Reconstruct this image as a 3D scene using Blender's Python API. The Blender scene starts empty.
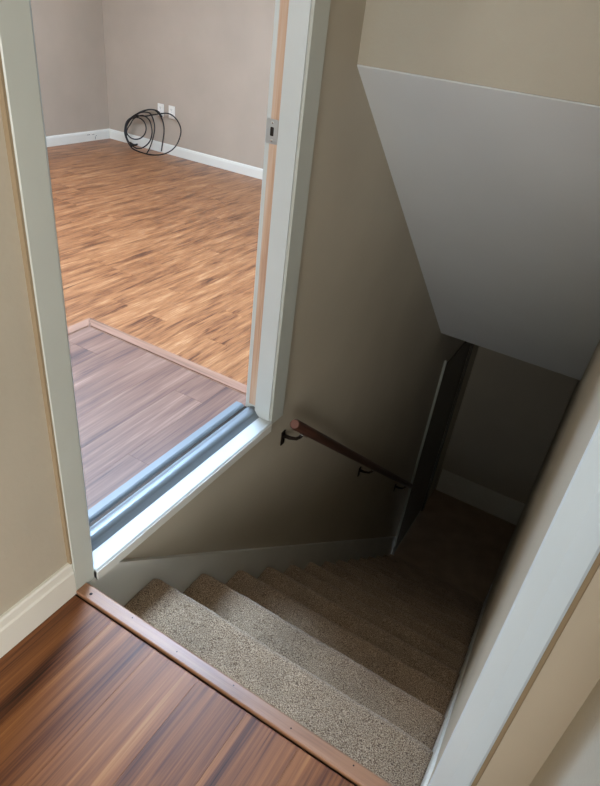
import bpy, bmesh, math, random
from mathutils import Vector, Matrix, noise
random.seed(7)
S = bpy.context.scene
COL = S.collection

# ------------------------------------------------------------------ camera
CAM = Vector((0.835, -0.612, 1.25))
RIGHT = Vector((0.85338006, 0.50962724, 0.10964735))
DOWN = Vector((0.35893900, -0.42192464, -0.83255174))
FWD = Vector((-0.37802813, 0.74983976, -0.54298717))
cd = bpy.data.cameras.new('camera')
cd.sensor_fit = 'VERTICAL'
cd.sensor_height = 24.0
cd.lens = 602.7 * 24.0 / 786.0
cd.clip_start = 0.02
cam = bpy.data.objects.new('camera', cd)
COL.objects.link(cam)
m = Matrix((RIGHT, -DOWN, -FWD)).transposed().to_4x4()
m.translation = CAM
cam.matrix_world = m
S.camera = cam

# ------------------------------------------------------------------ world, exposure
w = bpy.data.worlds.new('world')
S.world = w
w.use_nodes = True
w.node_tree.nodes['Background'].inputs[0].default_value = (0.72, 0.84, 1.0, 1)
w.node_tree.nodes['Background'].inputs[1].default_value = 1.0
S.view_settings.view_transform = 'Standard'
S.view_settings.look = 'None'
S.view_settings.gamma = 1.0
S.view_settings.exposure = 0.0
S.view_settings.use_curve_mapping = False


def area(name, loc, direction, sx, sy, power, color):
    l = bpy.data.lights.new(name, 'AREA')
    l.shape = 'RECTANGLE'
    l.size, l.size_y = sx, sy
    l.energy = power
    l.color = color
    o = bpy.data.objects.new(name, l)
    COL.objects.link(o)
    o.location = loc
    o.rotation_euler = Vector(direction).to_track_quat('-Z', 'Y').to_euler()
    return o


# fill lights added at unseen, made-up windows: hall back, hall side and room
area('hall_fill', (1.35, -2.72, 1.08), (-0.15, 1, -0.05), 1.8, 1.1, 64, (1.0, 0.97, 0.94))
area('side_fill', (2.88, -1.75, 1.0), (-1, 0.1, 0), 1.3, 1.3, 26, (1.0, 0.98, 0.95))
area('room_fill', (-2.4, -1.62, 1.3), (-0.15, 1, -0.1), 1.2, 1.2, 16, (1.0, 0.95, 0.86))

# ------------------------------------------------------------------ materials
def new_mat(name):
    mt = bpy.data.materials.new(name)
    mt.use_nodes = True
    nt = mt.node_tree
    return mt, nt, nt.nodes['Principled BSDF']


def lin(c):
    return tuple(((v / 255) / 12.92 if v <= 10 else ((v / 255 + 0.055) / 1.055) ** 2.4) for v in c) + (1,)


def paint(name, rgb, rough=0.55, bump=0.15, scale=90, var=0.06, spec=0.5):
    mt, nt, b = new_mat(name)
    N, L = nt.nodes.new, nt.links.new
    tc = N('ShaderNodeTexCoord')
    n1 = N('ShaderNodeTexNoise'); n1.inputs['Scale'].default_value = 2.3
    n1.inputs['Detail'].default_value = 4
    L(tc.outputs['Object'], n1.inputs['Vector'])
    r = N('ShaderNodeValToRGB')
    c = lin(rgb)
    r.color_ramp.elements[0].position = 0.3
    r.color_ramp.elements[1].position = 0.7
    r.color_ramp.elements[0].color = tuple(v * (1 - var) for v in c[:3]) + (1,)
    r.color_ramp.elements[1].color = tuple(min(1, v * (1 + var)) for v in c[:3]) + (1,)
    L(n1.outputs['Fac'], r.inputs['Fac'])
    L(r.outputs['Color'], b.inputs['Base Color'])
    b.inputs['Roughness'].default_value = rough
    b.inputs['Specular IOR Level'].default_value = spec
    if bump:
        n2 = N('ShaderNodeTexNoise'); n2.inputs['Scale'].default_value = scale
        n2.inputs['Detail'].default_value = 3
        L(tc.outputs['Object'], n2.inputs['Vector'])
        bp = N('ShaderNodeBump'); bp.inputs['Strength'].default_value = bump
        bp.inputs['Distance'].default_value = 0.004
        L(n2.outputs['Fac'], bp.inputs['Height'])
        L(bp.outputs['Normal'], b.inputs['Normal'])
    return mt


def wood(name, cols, rough=0.35, along='Y', fine=1.0, perobj=True, contrast=1.0, along_mul=1.0, spec=0.5, thin_mix=.34):
    """streaky laminate: grain along local axis, a random offset for each plank"""
    mt, nt, b = new_mat(name)
    N, L = nt.nodes.new, nt.links.new
    tc = N('ShaderNodeTexCoord')
    oi = N('ShaderNodeObjectInfo')
    mul = N('ShaderNodeMath'); mul.operation = 'MULTIPLY'; mul.inputs[1].default_value = 37.0 if perobj else 0.0
    L(oi.outputs['Random'], mul.inputs[0])
    add = N('ShaderNodeVectorMath'); add.operation = 'ADD'
    cx = N('ShaderNodeCombineXYZ')
    for i in range(3):
        L(mul.outputs[0], cx.inputs[i])
    L(tc.outputs['Object'], add.inputs[0]); L(cx.outputs[0], add.inputs[1])

    def stretched(sa, sc, detail, dist, rgh=0.55):
        mp = N('ShaderNodeMapping')
        s = [sc, sc, sc]
        s['XYZ'.index(along)] = sa
        mp.inputs['Scale'].default_value = s
        L(add.outputs[0], mp.inputs['Vector'])
        n = N('ShaderNodeTexNoise'); n.inputs['Scale'].default_value = 1.0
        n.inputs['Detail'].default_value = detail
        n.inputs['Roughness'].default_value = rgh
        n.inputs['Distortion'].default_value = dist
        L(mp.outputs[0], n.inputs['Vector'])
        return n
    broad = stretched(1.3 * fine * along_mul, 17 * fine, 3, 0.5)
    thin = stretched(3.0 * fine * along_mul, 110 * fine, 4, 0.3, 0.65)
    mix = N('ShaderNodeMix'); mix.data_type = 'FLOAT'
    mix.inputs['Factor'].default_value = thin_mix
    L(broad.outputs['Fac'], mix.inputs['A']); L(thin.outputs['Fac'], mix.inputs['B'])
    # board-to-board tone
    ma = N('ShaderNodeMath'); ma.operation = 'MULTIPLY_ADD'
    ma.inputs[1].default_value = 0.05 if perobj else 0.0
    ma.inputs[2].default_value = -0.025 if perobj else 0.0
    L(oi.outputs['Random'], ma.inputs[0])
    sm = N('ShaderNodeMath'); sm.operation = 'ADD'
    L(mix.outputs['Result'], sm.inputs[0]); L(ma.outputs[0], sm.inputs[1])
    r = N('ShaderNodeValToRGB')
    e = r.color_ramp.elements
    half = 0.17 / contrast
    ps = [0.5 - half + 2 * half * i / (len(cols) - 1) for i in range(len(cols))]
    e[0].position, e[0].color = ps[0], lin(cols[0])
    e[1].position, e[1].color = ps[-1], lin(cols[-1])
    for p, c in list(zip(ps, cols))[1:-1]:
        k = e.new(p); k.color = lin(c)
    L(sm.outputs[0], r.inputs['Fac'])
    L(r.outputs['Color'], b.inputs['Base Color'])
    b.inputs['Roughness'].default_value = rough
    b.inputs['Specular IOR Level'].default_value = spec
    bp = N('ShaderNodeBump'); bp.inputs['Strength'].default_value = 0.12
    bp.inputs['Distance'].default_value = 0.001
    L(thin.outputs['Fac'], bp.inputs['Height']); L(bp.outputs['Normal'], b.inputs['Normal'])
    return mt


def plain(name, rgb, rough=0.4, metal=0.0):
    mt, nt, b = new_mat(name)
    N, L = nt.nodes.new, nt.links.new
    tc = N('ShaderNodeTexCoord')
    n = N('ShaderNodeTexNoise'); n.inputs['Scale'].default_value = 40
    L(tc.outputs['Object'], n.inputs['Vector'])
    mr = N('ShaderNodeMapRange'); mr.inputs[3].default_value = max(0.03, rough - 0.08); mr.inputs[4].default_value = rough + 0.08
    L(n.outputs['Fac'], mr.inputs[0]); L(mr.outputs[0], b.inputs['Roughness'])
    b.inputs['Base Color'].default_value = lin(rgb)
    b.inputs['Metallic'].default_value = metal
    return mt


def carpet_mat():
    mt, nt, b = new_mat('carpet')
    N, L = nt.nodes.new, nt.links.new
    tc = N('ShaderNodeTexCoord')
    n = N('ShaderNodeTexNoise'); n.inputs['Scale'].default_value = 370; n.inputs['Detail'].default_value = 2
    L(tc.outputs['Object'], n.inputs['Vector'])
    r = N('ShaderNodeValToRGB')
    e = r.color_ramp.elements
    e[0].position = 0.36; e[0].color = lin((98, 75, 55))
    e[1].position = 0.64; e[1].color = lin((218, 194, 164))
    k = e.new(0.5); k.color = lin((172, 145, 116))
    L(n.outputs['Fac'], r.inputs['Fac'])
    n2 = N('ShaderNodeTexNoise'); n2.inputs['Scale'].default_value = 7; n2.inputs['Detail'].default_value = 5
    L(tc.outputs['Object'], n2.inputs['Vector'])
    r2 = N('ShaderNodeMapRange'); r2.inputs[1].default_value = 0.35; r2.inputs[2].default_value = 0.65
    r2.inputs[3].default_value = 0.86; r2.inputs[4].default_value = 1.06
    L(n2.outputs['Fac'], r2.inputs[0])
    mx = N('ShaderNodeMix'); mx.data_type = 'RGBA'; mx.blend_type = 'MULTIPLY'; mx.inputs['Factor'].default_value = 1
    L(r.outputs['Color'], mx.inputs['A']); L(r2.outputs[0], mx.inputs['B'])
    L(mx.outputs['Result'], b.inputs['Base Color'])
    b.inputs['Roughness'].default_value = 1.0
    b.inputs['Specular IOR Level'].default_value = 0.05
    b.inputs['Sheen Weight'].default_value = 0.25
    b.inputs['Sheen Roughness'].default_value = 0.6
    bp = N('ShaderNodeBump'); bp.inputs['Strength'].default_value = 0.9; bp.inputs['Distance'].default_value = 0.006
    L(n.outputs['Fac'], bp.inputs['Height']); L(bp.outputs['Normal'], b.inputs['Normal'])
    return mt


def emit(name, rgb, s):
    mt, nt, b = new_mat(name)
    b.inputs['Base Color'].default_value = lin(rgb)
    b.inputs['Emission Color'].default_value = lin(rgb)
    b.inputs['Emission Strength'].default_value = s
    return mt


M = dict(
    hall=paint('beige_wall_paint', (177, 171, 154), 0.6, 0.25, 130),
    stair=paint('stair_wall_paint', (184, 175, 156), 0.55, 0.12, 60),
    room=paint('taupe_wall_paint', (180, 166, 148), 0.6, 0.12, 110),
    ceil=paint('white_ceiling_paint', (216, 220, 220), 0.7, 0.06, 40, 0.02),
    trim=paint('white_trim_paint', (200, 207, 206), 0.32, 0.08, 30, 0.05),
    trim_cool_lit=paint('trim_paint_cool_lit', (198, 215, 227), 0.3, 0.06, 30, 0.04),  # trim paint with the cool doorway light put into its colour
    casing=paint('cream_casing_paint', (192, 196, 187), 0.35, 0.08, 30, 0.05),
    base=paint('white_baseboard_paint', (226, 224, 212), 0.32, 0.05, 30, 0.03),
    skirt=paint('worn_skirt_paint', (222, 222, 214), 0.4, 0.12, 25, 0.09),
    room_floor=wood('room_laminate', [(84, 50, 33), (125, 80, 50), (147, 98, 62), (160, 110, 71), (180, 133, 92)], 0.36, fine=1.35, contrast=1.3, along_mul=1.7, thin_mix=.45),
    landing_floor=wood('landing_laminate', [(44, 24, 14), (90, 52, 29), (121, 75, 41), (138, 89, 50), (162, 113, 68)], 0.45, fine=1.45, contrast=1.05, spec=0.3, along_mul=.6, thin_mix=.4),
    nosing=wood('nosing_wood', [(108, 74, 52), (144, 104, 76), (160, 120, 90), (178, 140, 108)], 0.42, along='X', perobj=False),
    nosing_y=wood('platform_nosing_lengthwise', [(104, 72, 54), (138, 100, 78), (150, 112, 90), (160, 124, 102)], 0.45, along='Y', perobj=False),
    nosing_x=wood('platform_nosing_crosswise', [(104, 72, 54), (138, 100, 78), (150, 112, 90), (160, 124, 102)], 0.45, along='X', perobj=False),
    endgrain=plain('rail_end_grain', (116, 78, 68), 0.6),
    raw=wood('raw_pine', [(168, 128, 104), (200, 168, 142), (208, 188, 168), (206, 200, 186)], 0.6, along='Z', perobj=False),
    rail=wood('stained_rail_wood', [(50, 31, 25), (70, 45, 36), (88, 58, 47)], 0.35, along='X', perobj=False),
    platform_floor=wood('platform_laminate', [(58, 38, 36), (94, 66, 56), (116, 83, 67), (128, 95, 78), (148, 116, 98)], 0.40, fine=1.2, contrast=1.1, thin_mix=.4),
    carpet=carpet_mat(),
    alu=plain('threshold_aluminium', (124, 132, 136), 0.45, 0.5),
    steel=plain('strike_steel', (186, 190, 190), 0.35, 0.9),
    bronze=plain('dark_bronze', (44, 36, 30), 0.4, 0.7),
    chrome=plain('chrome', (220, 220, 216), 0.2, 1.0),
    black=plain('black_cable', (20, 19, 20), 0.5),
    dark=plain('dark_gap', (26, 18, 14), 0.8),
    outlet=plain('outlet_plastic', (236, 232, 220), 0.35),
    lamp=emit('lamp_diffuser', (190, 220, 255), 150.0),
    lamp_dim=emit('long_lamp_diffuser', (226, 236, 255), 34.0),
    frame=plain('window_frame_white', (230, 230, 226), 0.4),
    caulk_and_shade=paint('brown_caulk_and_shade', (150, 132, 104), 0.8, 0.1, 60),  # caulk on the left casing, painted shadow beside the right one
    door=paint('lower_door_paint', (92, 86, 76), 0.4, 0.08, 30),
)
gm, gnt, gb = new_mat('window_glass')
gb.inputs['Transmission Weight'].default_value = 1.0
gb.inputs['Roughness'].default_value = 0.0
gb.inputs['IOR'].default_value = 1.1
M['glass'] = gm

# ------------------------------------------------------------------ helpers
def mesh_obj(name, bm, mat, parent=None, smooth=False, loc=None):
    me = bpy.data.meshes.new(name)
    bmesh.ops.recalc_face_normals(bm, faces=bm.faces)
    bm.to_mesh(me); bm.free()
    if smooth:
        for p in me.polygons:
            p.use_smooth = True
    me.materials.append(M[mat])
    o = bpy.data.objects.new(name, me)
    COL.objects.link(o)
    if loc:
        o.location = loc
    if parent:
        o.parent = parent
    return o


def bx(bm, x0, x1, y0, y1, z0, z1, bev=0.0):
    r = bmesh.ops.create_cube(bm, size=1.0)
    for v in r['verts']:
        v.co = Vector((x0 + (v.co.x + .5) * (x1 - x0), y0 + (v.co.y + .5) * (y1 - y0), z0 + (v.co.z + .5) * (z1 - z0)))
    if bev:
        es = list({e for v in r['verts'] for e in v.link_edges})
        bmesh.ops.bevel(bm, geom=es, offset=bev, segments=2, affect='EDGES', profile=0.6)
    return bm


def box(name, x0, x1, y0, y1, z0, z1, mat, parent=None, bev=0.0):
    return mesh_obj(name, bx(bmesh.new(), x0, x1, y0, y1, z0, z1, bev), mat, parent)


def boxes(name, lst, mat, parent=None):
    bm = bmesh.new()
    for b in lst:
        bx(bm, *b)
    return mesh_obj(name, bm, mat, parent)


def prism(name, pts, axis, a, b, mat, parent=None, smooth=False):
    """extrude a closed 2D outline along an axis; outline is in the other two axes, in order"""
    bm = bmesh.new()
    def P(p, t):
        if axis == 'X': return (t, p[0], p[1])
        if axis == 'Y': return (p[0], t, p[1])
        return (p[0], p[1], t)
    A = [bm.verts.new(P(p, a)) for p in pts]
    B = [bm.verts.new(P(p, b)) for p in pts]
    n = len(pts)
    bm.faces.new(A); bm.faces.new(list(reversed(B)))
    for i in range(n):
        bm.faces.new((A[i], B[i], B[(i + 1) % n], A[(i + 1) % n]))
    return mesh_obj(name, bm, mat, parent, smooth)


def tube(bm, pts, r, seg=10, cap=True):
    pts = [Vector(p) for p in pts]
    rings = []
    up = None
    for i, p in enumerate(pts):
        t = (pts[min(i + 1, len(pts) - 1)] - pts[max(i - 1, 0)]).normalized()
        if up is None:
            up = Vector((0, 0, 1)) if abs(t.z) < .9 else Vector((1, 0, 0))
        s = t.cross(up).normalized(); up = s.cross(t).normalized()
        rr = r[i] if isinstance(r, (list, tuple)) else r
        rings.append([bm.verts.new(p + (s * math.cos(2 * math.pi * k / seg) + up * math.sin(2 * math.pi * k / seg)) * rr) for k in range(seg)])
    for a, b in zip(rings, rings[1:]):
        for k in range(seg):
            bm.faces.new((a[k], a[(k + 1) % seg], b[(k + 1) % seg], b[k]))
    if cap:
        bm.faces.new(rings[0]); bm.faces.new(list(reversed(rings[-1])))
    return bm


def tag(o, label, cat, kind=None, group=None):
    o['label'] = label; o['category'] = cat
    if kind: o['kind'] = kind
    if group: o['group'] = group
    return o


def struct(o, label, cat):
    return tag(o, label, cat, 'structure')


def empty(name, loc=(0, 0, 0)):
    o = bpy.data.objects.new(name, None)
    o.empty_display_size = 0.05
    COL.objects.link(o)
    o.location = loc
    return o


# ------------------------------------------------------------------ key measures
XW = -0.014            # stair-side face of the left wall (trim faces stand at x = 0)
XR = 0.877             # right wall of the stairwell
XH = 1.012             # right wall of the landing
ZC = 2.40              # ceilings
ZR = -0.17             # floor of the sunken room
ZP = 0.03              # raised platform inside the doorway
XB, YB = -4.20, 4.226  # far corner of the room
ZL, YE = -3.0, 4.6     # lower floor and end wall
D0, D1 = 0.058, 0.846  # clear doorway
DH = 2.04
YHD, ZS0, YS1, ZS1 = 1.160, 1.111, 3.002, -0.473   # header wall, top and foot of the sloped ceiling

# ------------------------------------------------------------------ walls
wl = boxes('wall_left', [
    (-0.108, XW, -2.8, 0.035, -0.4, ZC + .1),
    (-0.108, XW, 0.035, 0.875, DH + .02, ZC + .1),
    (-0.108, XW, 0.0, 0.875, -3.2, -0.002),
    (-0.108, XW, 0.875, 3.385, -3.2, ZC + .1),
    (-0.108, XW, 3.385, 4.185, -0.945, ZC + .1),
    (-0.108, XW, 3.385, 4.185, -3.2, ZL),
    (-0.108, XW, 4.185, 4.72, -3.2, ZC + .1)], 'stair')
struct(wl, 'beige wall along the left of the stairs, with the doorway in it', 'wall')
wr = boxes('wall_right', [(XR, XH, 0.045, 4.72, -3.2, ZC + .1)], 'stair')
struct(wr, 'wall on the right side of the dark stairwell', 'wall')
wh = boxes('wall_hall', [(XH, XH + .1, -0.48, 0.2, -0.4, ZC + .1), (XH + .1, 3.0, -0.48, -0.38, -0.4, ZC + .1)], 'hall')
struct(wh, 'textured beige wall at the lower right edge of the picture', 'wall')
we = boxes('wall_end', [(-0.5, 1.1, YE, YE + .12, -3.2, -0.3)], 'stair')
struct(we, 'dark end wall at the foot of the stairs', 'wall')
# hall wall behind the viewer, with an opening for the added window
wb = boxes('wall_hall_back', [(-0.12, 0.4, -2.9, -2.8, -.2, ZC + .1), (2.3, 3.0, -2.9, -2.8, -.2, ZC + .1),
                              (0.4, 2.3, -2.9, -2.8, -.2, 0.48), (0.4, 2.3, -2.9, -2.8, 1.68, ZC + .1)], 'hall')
struct(wb, 'beige hall wall with an added window behind the viewer', 'wall')
wsd = boxes('wall_hall_side', [(3.0, 3.1, -2.9, -2.45, -.2, ZC + .1), (3.0, 3.1, -1.05, -0.38, -.2, ZC + .1), (3.0, 3.1, -2.45, -1.05, -.2, .3), (3.0, 3.1, -2.45, -1.05, 1.7, ZC + .1)], 'hall')
struct(wsd, 'beige hall side wall with an added window, right of the viewer', 'wall')
hd = boxes('wall_header', [(XW, XR, YHD, YHD + .1, ZS0 + .004, ZC + .1)], 'hall')
struct(hd, 'beige wall above the sloped stair ceiling', 'wall')
# room
wf = boxes('wall_back', [(XB - .1, -0.12, YB, YB + .1, -.4, ZC + .1)], 'room')
struct(wf, 'taupe room wall with the two outlets', 'wall')
ws = boxes('wall_side', [(XB - .1, XB, -1.8, YB, -.4, ZC + .1)], 'room')
struct(ws, 'taupe room wall in the upper left, seen past the door casing', 'wall')
wn = boxes('wall_near', [(XB, -3.05, -1.8, -1.7, -.4, ZC + .1), (-1.75, -0.12, -1.8, -1.7, -.4, ZC + .1),
                         (-3.05, -1.75, -1.8, -1.7, -.4, 0.65), (-3.05, -1.75, -1.8, -1.7, 1.95, ZC + .1)], 'room')
struct(wn, 'taupe room wall with an added window, hidden beside the doorway', 'wall')

# ceilings
ch = boxes('ceiling', [(XW, XH, -0.38, YHD, ZC, ZC + .1), (XW, 3.0, -2.8, -0.38, ZC, ZC + .1)], 'ceil')
struct(ch, 'white ceiling over the landing', 'ceiling')
cr = box('ceiling_room', XB, -0.12, -1.7, YB, ZC, ZC + .1, 'ceil')
struct(cr, 'white ceiling of the room beyond the doorway', 'ceiling')
cs = prism('ceiling_slope', [(YHD, ZS0), (YS1, ZS1), (YE, ZS1), (YE, ZS1 + .1), (YS1 + .06, ZS1 + .1), (YHD + .1, ZS0 + .02), (YHD + .1, ZS0 + .1), (YHD, ZS0 + .1)][:6] + [(YHD + .0, ZS0 + .003)], 'X', XW, XR, 'ceil')
struct(cs, 'white sloped ceiling coming down over the stairs', 'ceiling')

# ------------------------------------------------------------------ plank floors
_pl = {}
def plank_mesh(wd, ln, th=0.008):
    k = (round(wd, 4), round(ln, 4))
    if k not in _pl:
        bm = bmesh.new()
        b = 0.0004; g = 0.0001
        def ring(dx, z):
            return [bm.verts.new(p) for p in ((g + dx, g + dx, z), (wd - g - dx, g + dx, z), (wd - g - dx, ln - g - dx, z), (g + dx, ln - g - dx, z))]
        r0, r1, r2 = ring(0, -th), ring(0, -b), ring(b, 0)
        for a, c in ((r0, r1), (r1, r2)):
            for i in range(4):
                bm.faces.new((a[i], a[(i + 1) % 4], c[(i + 1) % 4], c[i]))
        bm.faces.new(r2)
        bmesh.ops.recalc_face_normals(bm, faces=bm.faces)
        me = bpy.data.meshes.new('plank'); bm.to_mesh(me); bm.free()
        _pl[k] = me
    return _pl[k]


def plank_floor(parent, x0, x1, y0, y1, z, wd, ln, mat):
    """planks run along Y, laid row by row with staggered ends"""
    x = x1
    row = 0
    while x > x0 + 0.004:
        ww = min(wd, x - x0)
        y = y0 - random.choice((0.15, 0.4, 0.62, 0.85)) * ln
        while y < y1 - 0.004:
            a, b = max(y, y0), min(y + ln, y1)
            y += ln
            if b - a < 0.03:
                continue
            a, b = round(a, 4), round(b, 4)
            me = plank_mesh(ww, b - a)
            if not me.materials:
                me.materials.append(M[mat])
            o = bpy.data.objects.new('plank', me)
            COL.objects.link(o)
            o.location = (x - ww, a, z)
            o.parent = parent
        x -= ww
        row += 1


fl = boxes('floor', [(XW, 3.0, -2.8, -0.48, -0.14, -0.0079), (XW, XH, -0.48, 0.0, -0.14, -0.0079)], 'dark')
struct(fl, 'dark streaky wood laminate landing floor in the foreground', 'floor')
plank_floor(fl, 0.0, XH, -2.8, -0.006, 0.0, 0.127, 1.21, 'landing_floor')
plank_floor(fl, XH, 3.0, -2.8, -0.48, 0.0, 0.127, 1.21, 'landing_floor')
_pl.clear()
fr = box('floor_room', XB, -0.12, -1.7, YB, ZR - .1, ZR - 0.0079, 'dark')
struct(fr, 'orange brown laminate floor of the sunken room', 'floor')
plank_floor(fr, XB, -0.12, -1.7, YB, ZR, 0.128, 1.22, 'room_floor')
_pl.clear()
fo = box('floor_lower', XW, XR, 3.4, YE, ZL - .1, ZL, 'carpet')
struct(fo, 'carpeted floor in the dark at the foot of the stairs', 'floor')

# raised platform inside the doorway
PX, PY = -0.950, 0.930
pf = box('raised_platform', PX - .03, -0.122, -0.6, PY + .03, ZR, ZP - 0.0079, 'dark')
tag(pf, 'raised wood platform just inside the doorway with lighter nosing strips', 'platform', 'structure')
plank_floor(pf, PX + .0006, -0.122, -0.6, PY - .0006, ZP, 0.127, 1.21, 'platform_floor')
_pl.clear()
for k, (x0, x1, y0, y1) in enumerate(()):
    pass
def mitre(name, pts, z0, z1, mat, parent):
    bm = bmesh.new()
    A = [bm.verts.new((p[0], p[1], z0)) for p in pts]
    B = [bm.verts.new((p[0], p[1], z1)) for p in pts]
    n = len(pts)
    bm.faces.new(list(reversed(A))); bm.faces.new(B)
    for i in range(n):
        bm.faces.new((A[i], A[(i + 1) % n], B[(i + 1) % n], B[i]))
    top = [e for e in bm.edges if e.verts[0] in B and e.verts[1] in B]
    bmesh.ops.bevel(bm, geom=top, offset=0.004, segments=3, affect='EDGES')
    return mesh_obj(name, bm, mat, parent)
NW = 0.056
mitre('platform_nosing', [(PX, PY + .002), (-0.122, PY + .002), (-0.122, PY + NW), (PX - NW, PY + NW)], ZP - .022, ZP + .003, 'nosing_x', pf)
mitre('platform_nosing', [(PX - .002, PY), (PX - NW, PY + NW), (PX - NW, -0.6), (PX - .002, -0.6)], ZP - .022, ZP + .003, 'nosing_y', pf)

# landing nosing strip with nail holes
nz = bmesh.new()
prof = [(-0.002, 0.001), (-0.002, 0.009), (-0.0005, 0.0105), (0.028, 0.0105), (0.032, 0.0075), (0.033, 0.0), (0.031, -0.012), (0.026, -0.02), (0.0005, -0.02), (0.0005, 0.001)]
no = prism('landing_nosing', prof, 'X', 0.001, XR - .0065, 'nosing')
tag(no, 'narrow wooden nosing strip along the edge of the landing above the carpeted steps', 'nosing')
for i, x in enumerate((0.035, 0.16, 0.30, 0.45, 0.60, 0.74)):
    bm = bmesh.new()
    bmesh.ops.create_circle(bm, cap_ends=True, segments=10, radius=0.0018 if i else 0.004)
    mesh_obj('nail_hole', bm, 'dark', no, loc=(x, 0.012 + 0.008 * (i % 2), 0.0108))

# ------------------------------------------------------------------ carpeted stairs
RISE, RUN, Y1 = 0.2, 0.23, 0.276
st = empty('staircase', (0.44, 0.05, -3.0))
tag(st, 'flight of carpeted steps going down into the dark stairwell', 'staircase', 'structure')
def step_mesh(n):
    yn = Y1 + RUN * (n - 1); z = -RISE * n + 0.006
    r = 0.026
    prof = []
    yb = yn - RUN - 0.03
    ns = 26
    for i in range(ns + 1):
        prof.append((yb + (yn - r - yb) * i / ns, z, 0, 1))
    for i in range(1, 13):
        a = math.pi / 2 - math.pi * 0.92 * i / 12
        prof.append((yn - r + r * math.cos(a), z - r + r * math.sin(a), math.cos(a), math.sin(a)))
    ye, ze = prof[-1][0], prof[-1][1]
    for i in range(1, 8):
        prof.append((ye - 0.006 * i / 7, ze + (z - RISE - .004 - ze) * i / 7, 1, 0))
    nx = 120 if n <= 6 else 40
    x0, x1 = 0.001, XR - 0.0065
    bm = bmesh.new()
    g = []
    for i in range(nx + 1):
        x = x0 + (x1 - x0) * i / nx
        row = []
        for (y, zz, ny, nz_) in prof:
            d = noise.noise(Vector((x * 9, y * 9, zz * 9 + n))) * 0.003 + noise.noise(Vector((x * 70, y * 70, zz * 70))) * 0.0022
            e = min(i, nx - i) / 3.0
            if e < 1:
                d -= 0.006 * (1 - e) ** 2
            row.append(bm.verts.new((x, y + ny * d, zz + nz_ * d)))
        g.append(row)
    for a, b in zip(g, g[1:]):
        for k in range(len(prof) - 1):
            bm.faces.new((a[k], a[k + 1], b[k + 1], b[k]))
    # ends and underside
    for row, flip in ((g[0], False), (g[-1], True)):
        c = bm.verts.new((row[0].co.x, yb, z - RISE - .004))
        f = row + [c]
        bm.faces.new(f if flip else list(reversed(f)))
    return bm
for n in range(1, 15):
    o = mesh_obj('carpeted_step', step_mesh(n), 'carpet', None, True)
    o.parent = st
    o.matrix_parent_inverse = Matrix.Translation(-Vector(st.location))
# riser under the landing nosing
rb = box('carpeted_riser', 0.001, XR - .0065, 0.004, 0.03, -0.204, -0.02, 'carpet')
rb.parent = st; rb.matrix_parent_inverse = Matrix.Translation(-Vector(st.location))

# skirt boards beside the steps
def skirt(name, x0, x1, label):
    def zt(y): return 0.095 - 0.825 * y
    pts = [(0.0385, -0.30), (0.0385, 0.0), (0.115, -0.0005), (3.31, zt(3.31)), (3.31, ZL), (3.10, ZL)]
    o = prism(name, pts, 'X', x0, x1, 'skirt')
    return struct(o, label, 'skirt board')
sk = skirt('trim_1', XW, -0.0002, 'white stair skirt board on the left wall below the doorway')
skirt('trim_2', XR - .006, XR, 'white stair skirt board against the right wall of the stairs')
# end baseboard
b = box('baseboard_end', 0.0, XR, YE - .014, YE, ZL, ZL + .29, 'base', None, .003)
struct(b, 'wide pale baseboard low on the dark end wall', 'baseboard')

# ------------------------------------------------------------------ doorway in the left wall
dr = empty('door_1', (-0.06, 0.45, 0.0))
tag(dr, 'open doorway with worn cream casing leading into the wood floored room', 'doorway', 'structure')
def part(o):
    o.parent = dr
    o.matrix_parent_inverse = Matrix.Translation(-Vector(dr.location))
    return o
TOP = DH + .07
# left casing, with a slightly eased profile in plan (x, y)
part(prism('casing', [(XW, 0.001), (-0.002, 0.001), (0.0, 0.0025), (0.0, 0.055), (-0.0015, 0.057), (XW, D0)], 'Z', 0.0, TOP, 'casing'))
part(box('caulk_line', XW, -0.0030, -0.0038, 0.0008, 0.103, TOP, 'caulk_and_shade'))
# right casing
part(prism('casing', [(XW, 0.851), (-0.006, 0.851), (0.0, 0.856), (0.0, 0.932), (-0.003, 0.937), (XW, 0.938)], 'Z', 0.012, TOP, 'casing'))
part(box('head_casing', XW, 0.0, 0.001, 0.938, DH, TOP + .02, 'casing', None, .002))
# jambs
part(box('jamb', -0.113, XW, 0.036, D0 - .002, 0.0, DH + .02, 'trim'))
part(box('jamb', -0.113, XW, 0.860, 0.8745, 0.031, DH + .02, 'trim'))
part(box('jamb', -0.113, XW, D0 - .002, 0.860, DH, DH + .02, 'trim'))
stp = part(box('door_stop', -0.066, -0.006, D1, 0.860, 0.031, DH, 'trim', None, .0015))
part(box('door_stop', -0.066, -0.012, D0 - .002, D0 + .010, 0.031, DH, 'trim', None, .0015))
# bare wood strip in the rabbet where the paint is missing, and thin painted edge
part(box('bare_wood_strip', -0.098, -0.0685, 0.8575, 0.8598, 0.062, DH, 'raw'))
part(box('bare_gap', -0.0683, -0.0662, 0.8575, 0.8598, 0.062, 0.905, 'dark'))
# room side casing
part(box('room_casing', -0.124, -0.108, 0.884, 0.945, ZP + .004, TOP, 'trim', None, .002))
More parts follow.
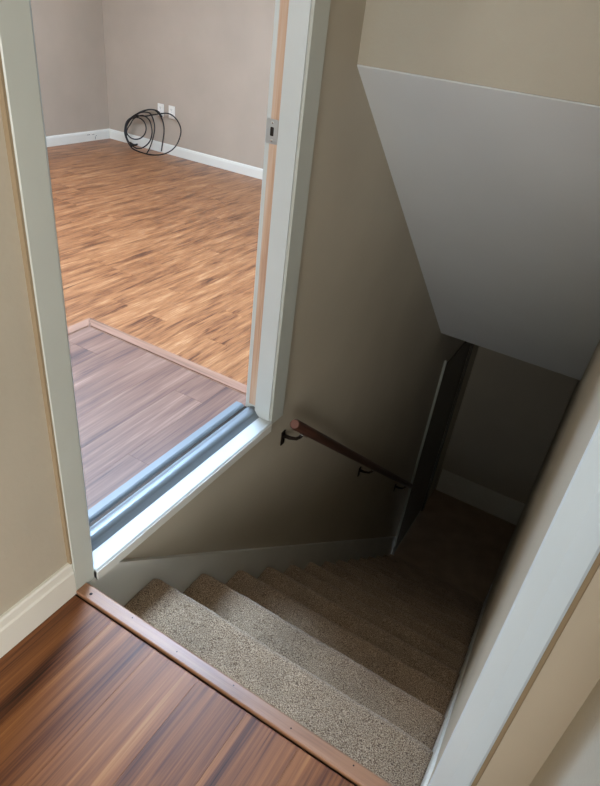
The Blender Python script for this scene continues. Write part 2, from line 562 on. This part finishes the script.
# strike plate with its hole
zs = 0.948
bm = bmesh.new()
yp = 0.8565
ox, oz, hx, hz = 0.0185, 0.031, 0.0058, 0.0115
def rr(cx, cz, a, b_, r, y, n=5):
    out = []
    for (sx, sz, a0) in ((1, 1, 0), (-1, 1, 90), (-1, -1, 180), (1, -1, 270)):
        for k in range(n):
            t = math.radians(a0 + 90 * k / (n - 1))
            out.append(bm.verts.new((cx + sx * (a - r) + r * math.cos(t), y, cz + sz * (b_ - r) + r * math.sin(t))))
    return out
cxs = -0.0915
o1 = rr(cxs, zs, ox, oz, .004, yp); i1 = rr(cxs, zs, hx, hz, .003, yp)
o2 = rr(cxs, zs, ox, oz, .004, yp + .0014); i2 = rr(cxs, zs, hx, hz, .003, yp + .0014)
n = len(o1)
for i in range(n):
    j = (i + 1) % n
    bm.faces.new((o1[i], o1[j], i1[j], i1[i])); bm.faces.new((o2[i], i2[i], i2[j], o2[j]))
    bm.faces.new((o1[i], o2[i], o2[j], o1[j])); bm.faces.new((i1[i], i1[j], i2[j], i2[i]))
sp = part(mesh_obj('strike_plate', bm, 'steel'))
sp['label'] = 'worn steel strike plate with dark latch hole'
h = box('latch_hole', cxs - hx, cxs + hx, yp + .0006, yp + .0012, zs - hz, zs + hz, 'dark'); h.parent = sp
h.matrix_parent_inverse = sp.matrix_parent_inverse.copy(); h.matrix_parent_inverse = Matrix()
for s in (-1, 1):
    bm = bmesh.new()
    bmesh.ops.create_uvsphere(bm, u_segments=10, v_segments=6, radius=0.0036)
    for v in bm.verts: v.co.y *= 0.35
    q = mesh_obj('screw', bm, 'chrome', sp, True, (cxs, yp, zs + s * 0.0225))
# sill board
sb = part(prism('sill_board', [(-0.128, -0.001), (0.004, -0.001), (0.006, 0.003), (0.006, 0.026), (0.003, 0.030), (-0.128, 0.030)], 'Y', D0, 0.851, 'trim'))
sb['label'] = 'white painted sill board'
ap = part(box('sill_apron', XW + .001, 0.0085, D0, 0.846, -0.006, 0.024, 'skirt', None, .0015))
ap['label'] = 'worn beige front edge under the white sill'
# ridged metal threshold
tp = [(-0.155, 0.0305), (-0.155, 0.040), (-0.152, 0.044), (-0.128, 0.046), (-0.122, 0.043), (-0.116, 0.036), (-0.104, 0.036), (-0.100, 0.046)]
for k in range(9):
    a = math.pi * (0.86 - 0.80 * k / 8)
    tp.append((-0.078 + 0.0200 * math.cos(a), 0.040 + 0.015 * math.sin(a)))
tp += [(-0.052, 0.036), (-0.045, 0.0305)]
th = part(prism('threshold', tp, 'Y', D0 + .001, D1 + .013, 'alu'))
th['label'] = 'ridged aluminium threshold'
bmx = part(box('threshold_seal', -0.1155, -0.1045, D0 + .001, D1 + .013, 0.0362, 0.040, 'bronze'))

# ------------------------------------------------------------------ casing on the right of the stair opening
rc = prism('trim_3', [(XR - .0005, 0.045), (XR - .0005, 0.042), (XR + .002, 0.0395), (XR + .028, 0.030), (XR + .056, 0.030), (XR + .060, 0.034), (XR + .060, 0.045)], 'Z', 0.0, ZC, 'trim_cool_lit')
struct(rc, 'white vertical casing at the right side of the stair opening', 'casing')
bd = prism('shadow_bead', [(XR + .0605, 0.045), (XR + .0605, 0.037), (XR + .067, 0.040), (XR + .069, 0.045)], 'Z', 0.0, ZC, 'caulk_and_shade')  # brown colour stands in for the shadow along the casing edge
struct(bd, 'thin bead coloured brown as the shadow band beside the white casing on the right', 'bead')

# ------------------------------------------------------------------ baseboards
def baseboard(name, pts, axis, a, b_, label, mat='base'):
    return struct(prism(name, pts, axis, a, b_, mat), label, 'baseboard')
baseboard('baseboard_left', [(XW, 0.0003), (0.0, 0.0003), (0.0, 0.074), (-0.003, 0.080), (-0.004, 0.098), (-0.008, 0.102), (XW, 0.102)], 'Y', -2.8, 0.0, 'white baseboard along the left wall of the landing')
baseboard('baseboard_back', [(YB, ZR + .0003), (YB - .014, ZR + .0003), (YB - .014, ZR + .07), (YB - .010, ZR + .086), (YB - .006, ZR + .092), (YB, ZR + .092)], 'X', XB + .0145, -0.12, 'white baseboard under the two outlets in the far room')
bs = baseboard('baseboard_side', [(XB, ZR + .0003), (XB + .014, ZR + .0003), (XB + .014, ZR + .07), (XB + .010, ZR + .086), (XB + .006, ZR + .092), (XB, ZR + .092)], 'Y', -1.7, YB, 'white scuffed baseboard on the far room\'s left wall')
for (y, z, dy, dz) in ((3.93, ZR + .062, .035, .004), (3.99, ZR + .06, .03, .003), (4.015, ZR + .025, .004, .03), (4.03, ZR + .045, .012, .004)):
    box('scuff_mark', XB + .0141, XB + .0144, y - dy / 2, y + dy / 2, z - dz / 2, z + dz / 2, 'dark', bs)

# ------------------------------------------------------------------ lower door on the left wall
d2 = empty('door_2', (-0.05, 3.78, ZL))
tag(d2, 'dark door with pale edged casing low on the left at the foot of the stairs', 'door', 'structure')
def part2(o):
    o.parent = d2; o.matrix_parent_inverse = Matrix.Translation(-Vector(d2.location)); return o
part2(box('door_slab', -0.052, -0.0165, 3.39, 4.18, ZL + .01, -0.95, 'door', None, .002))
part2(box('casing', XW, 0.0, 3.345, 3.40, ZL, -0.89, 'door', None, .002))
part2(box('casing', XW, 0.0, 4.17, 4.23, ZL, -0.89, 'door', None, .002))
part2(box('head_casing', XW, 0.0, 3.40, 4.17, -0.95, -0.89, 'door', None, .002))
part2(box('casing_edge', XW, 0.004, 3.330, 3.345, ZL + .22, -0.83, 'casing', None, .002))['label'] = 'thin pale casing edge'

# ------------------------------------------------------------------ handrail
hr = empty('handrail', (0.06, 0.94, -0.02))
tag(hr, 'round dark stained wooden handrail bracketed to the left stair wall', 'handrail')
p0, p1 = Vector((0.060, 0.914, 0.012)), Vector((0.060, 3.02, -1.79))
L_ = (p1 - p0).length
bm = bmesh.new()
nn = 16
rings = []
for t in [0, .003, .008] + [L_ * k / 10 for k in range(1, 10)] + [L_ - .008, L_ - .003, L_]:
    e = min(t, L_ - t)
    r = 0.0200 if e > .007 else 0.0200 - 0.004 * (1 - e / .008)
    rings.append([bm.verts.new((t, r * math.cos(2 * math.pi * k / nn), r * math.sin(2 * math.pi * k / nn))) for k in range(nn)])
for a, b_ in zip(rings, rings[1:]):
    for k in range(nn):
        bm.faces.new((a[k], a[(k + 1) % nn], b_[(k + 1) % nn], b_[k]))
bm.faces.new(rings[0]); bm.faces.new(list(reversed(rings[-1])))
ro = mesh_obj('rail', bm, 'rail', hr, True)
dirv = (p1 - p0).normalized()
ro.location = p0 - Vector(hr.location)
ro.rotation_euler = (0, math.asin(-dirv.z), math.pi / 2)
bm = bmesh.new()
bmesh.ops.create_circle(bm, cap_ends=True, segments=16, radius=0.0158)
ec = mesh_obj('end_grain', bm, 'endgrain', ro)
ec.rotation_euler = (0, -math.pi / 2, 0); ec.location = (-0.0004, 0, 0)
ec['label'] = 'paler end grain'
for k, y in enumerate((0.985, 1.95, 2.85)):
    t = (y - p0.y) / dirv.y
    c = p0 + dirv * t - Vector((0, 0, 0.024))
    wallp = Vector((XW, y - 0.01, c.z - 0.036))
    bm = bmesh.new()
    bx(bm, XW, XW + .005, y - .022, y + .002, c.z - .078, c.z - .016, .0018)
    br = mesh_obj('bracket', bm, 'bronze', hr)
    br.location = -Vector(hr.location)
    bm = bmesh.new()
    tube(bm, [wallp + Vector((.003, 0, 0)), wallp + Vector((.03, 0.002, 0)), wallp + Vector((.056, .006, .006)), wallp + Vector((.070, .009, .020)), c + Vector((0, 0, -.004))], [.009, .0075, .0065, .0065, .008], 10)
    a = mesh_obj('bracket_arm', bm, 'bronze', br, True)
    bm = bmesh.new()
    bx(bm, 0, 0.048, -.010, .010, -.003, .0, .001)
    s = mesh_obj('bracket_saddle', bm, 'chrome', br)
    s.location = c - dirv * .012 + Vector((0, 0, -.004)); s.rotation_euler = (0, math.asin(-dirv.z), math.pi / 2)

# ------------------------------------------------------------------ outlets
def outlet(x0, x1, z0, z1, label):
    e = empty('wall_outlet', ((x0 + x1) / 2, YB, z0))
    tag(e, label, 'outlet', None, 'outlets on the far room wall')
    wd, hh = (x1 - x0), (z1 - z0)
    box('cover_plate', -wd / 2, wd / 2, -.006, 0, 0, hh, 'outlet', e, .002)
    for cz in (hh * .3, hh * .7):
        bm = bmesh.new()
        bx(bm, -.0165, .0165, -.0085, -.005, cz - .014, cz + .014, .003)
        s = mesh_obj('socket', bm, 'outlet', e)
        for dx in (-.0065, .0065):
            box('slot', dx - .0012, dx + .0012, -.0089, -.0084, cz - .002, cz + .008, 'dark', s)
        bm = bmesh.new(); bmesh.ops.create_circle(bm, cap_ends=True, segments=10, radius=.0026)
        g = mesh_obj('ground_hole', bm, 'dark', s, False, (0, -.0088, cz - .008)); g.rotation_euler = (math.pi / 2, 0, 0)
    bm = bmesh.new(); bmesh.ops.create_uvsphere(bm, u_segments=8, v_segments=6, radius=.003)
    mesh_obj('screw', bm, 'steel', e, True, (0, -.006, hh / 2))
outlet(-3.532, -3.459, 0.160, 0.273, 'white duplex wall outlet nearer the room corner, partly behind the cable')
outlet(-3.395, -3.321, 0.162, 0.275, 'white duplex wall outlet farther from the room corner, right of its twin')

# ------------------------------------------------------------------ coiled cable
cc = empty('cable_coil', (-3.62, YB - .1, ZR))
tag(cc, 'black cable in loose fanned coils leaning on the wall below the outlets', 'cable')
def cable(crop, yb, lean, name='cable_loop', closed=False, r=.0062, sub=7):
    """a loop leaning on the wall: foot at depth yb on the floor, top nearer the wall by lean"""
    P = []
    nrm = Vector((0, 1, -lean)); base = Vector((0, yb, ZR))
    for (cx, cy) in crop:
        u, v = 110 + cx / 7.5, 90 + cy / 7.5
        d = RIGHT * ((u - 300) / 602.7) + DOWN * ((v - 393) / 602.7) + FWD
        t = (base - CAM).dot(nrm) / d.dot(nrm)
        p = CAM + d * t
        p.z = max(p.z, ZR + r + .001); p.y = min(p.y, YB - .016 - r)
        P.append(p)
    n = len(P)
    out = []
    for i in range(n if closed else n - 1):
        q = [P[(i + k) % n] if closed else P[min(max(i + k, 0), n - 1)] for k in (-1, 0, 1, 2)]
        for s_ in range(sub):
            t = s_ / sub
            out.append(0.5 * ((2 * q[1]) + (q[2] - q[0]) * t + (2 * q[0] - 5 * q[1] + 4 * q[2] - q[3]) * t * t + (3 * q[1] - q[0] - 3 * q[2] + q[3]) * t ** 3))
    out.append(out[0] if closed else P[-1])
    o = mesh_obj(name, tube(bmesh.new(), out, r, 6), 'black', None, True)
    o.parent = cc; o.matrix_parent_inverse = Matrix.Translation(-Vector(cc.location))
cable([(330, 185), (430, 175), (490, 210), (525, 270), (530, 330), (500, 410), (450, 460), (380, 485), (300, 490), (220, 470), (160, 430), (120, 360), (110, 300), (130, 230), (190, 195), (270, 195)], 4.02, .40, closed=True)
cable([(385, 460), (395, 390), (405, 320), (400, 250), (375, 190), (330, 150), (270, 150), (200, 180), (140, 240), (118, 310), (125, 370), (165, 425)], 4.05, .36)
cable([(275, 482), (300, 430), (325, 350), (335, 280), (320, 210), (290, 170), (220, 172), (150, 215), (115, 280), (120, 340), (140, 390)], 4.02, .36)
cable([(150, 260), (180, 215), (240, 190), (290, 220), (310, 270), (315, 330), (295, 390), (250, 430), (200, 437), (150, 400), (125, 350), (128, 300)], 4.06, .34, closed=True)
cable([(195 + 76 * math.cos(k * .5236), 288 + 82 * math.sin(k * .5236)) for k in range(12)], 4.08, .33, closed=True)
cable([(122, 330), (125, 270), (160, 210), (210, 180), (260, 155), (310, 146), (360, 160), (390, 200)], 4.03, .36)
cable([(150, 395), (180, 412), (205, 408)], 4.0, .3, 'cable_plug', r=.011)

# ------------------------------------------------------------------ ceiling lamps, and unseen windows added to light the place
def panel_lamp(x, y, sx, sy, label, mat='lamp'):
    e = empty('ceiling_lamp', (x, y, ZC))
    tag(e, label, 'lamp', None, 'ceiling lamps of the room')
    bm = bmesh.new()
    t = .02
    bx(bm, -sx / 2 - t, sx / 2 + t, -sy / 2 - t, -sy / 2, -.05, 0); bx(bm, -sx / 2 - t, sx / 2 + t, sy / 2, sy / 2 + t, -.05, 0)
    bx(bm, -sx / 2 - t, -sx / 2, -sy / 2, sy / 2, -.05, 0); bx(bm, sx / 2, sx / 2 + t, -sy / 2, sy / 2, -.05, 0)
    mesh_obj('lamp_frame', bm, 'frame', e)
    box('diffuser', -sx / 2, sx / 2, -sy / 2, sy / 2, -.042, -.03, mat, e)
panel_lamp(-0.85, 1.40, .6, .6, 'square cool white ceiling lamp above the platform by the doorway')
panel_lamp(-2.8, 1.8, .6, 1.2, 'long cool white ceiling lamp in the middle of the far room', 'lamp_dim')

def window(name, x0, x1, z0, z1, y0, y1, label, turn=None):
    e = empty(name, ((x0 + x1) / 2, (y0 + y1) / 2, z0))
    tag(e, label, 'window', 'structure')
    def pp(o):
        o.parent = e; o.matrix_parent_inverse = Matrix.Translation(-Vector(e.location))
    ym = (y0 + y1) / 2
    t = .05
    bm = bmesh.new()
    bx(bm, x0, x1, ym - .02, ym + .02, z0, z0 + t); bx(bm, x0, x1, ym - .02, ym + .02, z1 - t, z1)
    bx(bm, x0, x0 + t, ym - .02, ym + .02, z0 + t, z1 - t); bx(bm, x1 - t, x1, ym - .02, ym + .02, z0 + t, z1 - t)
    bx(bm, x0 + t, x1 - t, ym - .015, ym + .015, (z0 + z1) / 2 - .02, (z0 + z1) / 2 + .02)
    pp(mesh_obj('window_frame', bm, 'frame'))
    zm = (z0 + z1) / 2
    pp(box('pane', x0 + t, x1 - t, ym - .003, ym + .003, z0 + t, zm - .02, 'glass'))
    pp(box('pane', x0 + t, x1 - t, ym - .003, ym + .003, zm + .02, z1 - t, 'glass'))
    if turn:
        e.location = turn; e.rotation_euler = (0, 0, math.pi / 2)
window('added_window_1', 0.4, 2.3, .48, 1.68, -2.9, -2.8, 'unseen hall window added for light behind the viewer')
window('added_window_2', -3.05, -1.75, .65, 1.95, -1.8, -1.7, 'window added for light in the hidden near wall of the room')
window('added_window_3', -2.45, -1.05, .3, 1.7, -2.9, -2.8, 'unseen hall side window added for light right of the viewer', (3.05, -1.75, .3))
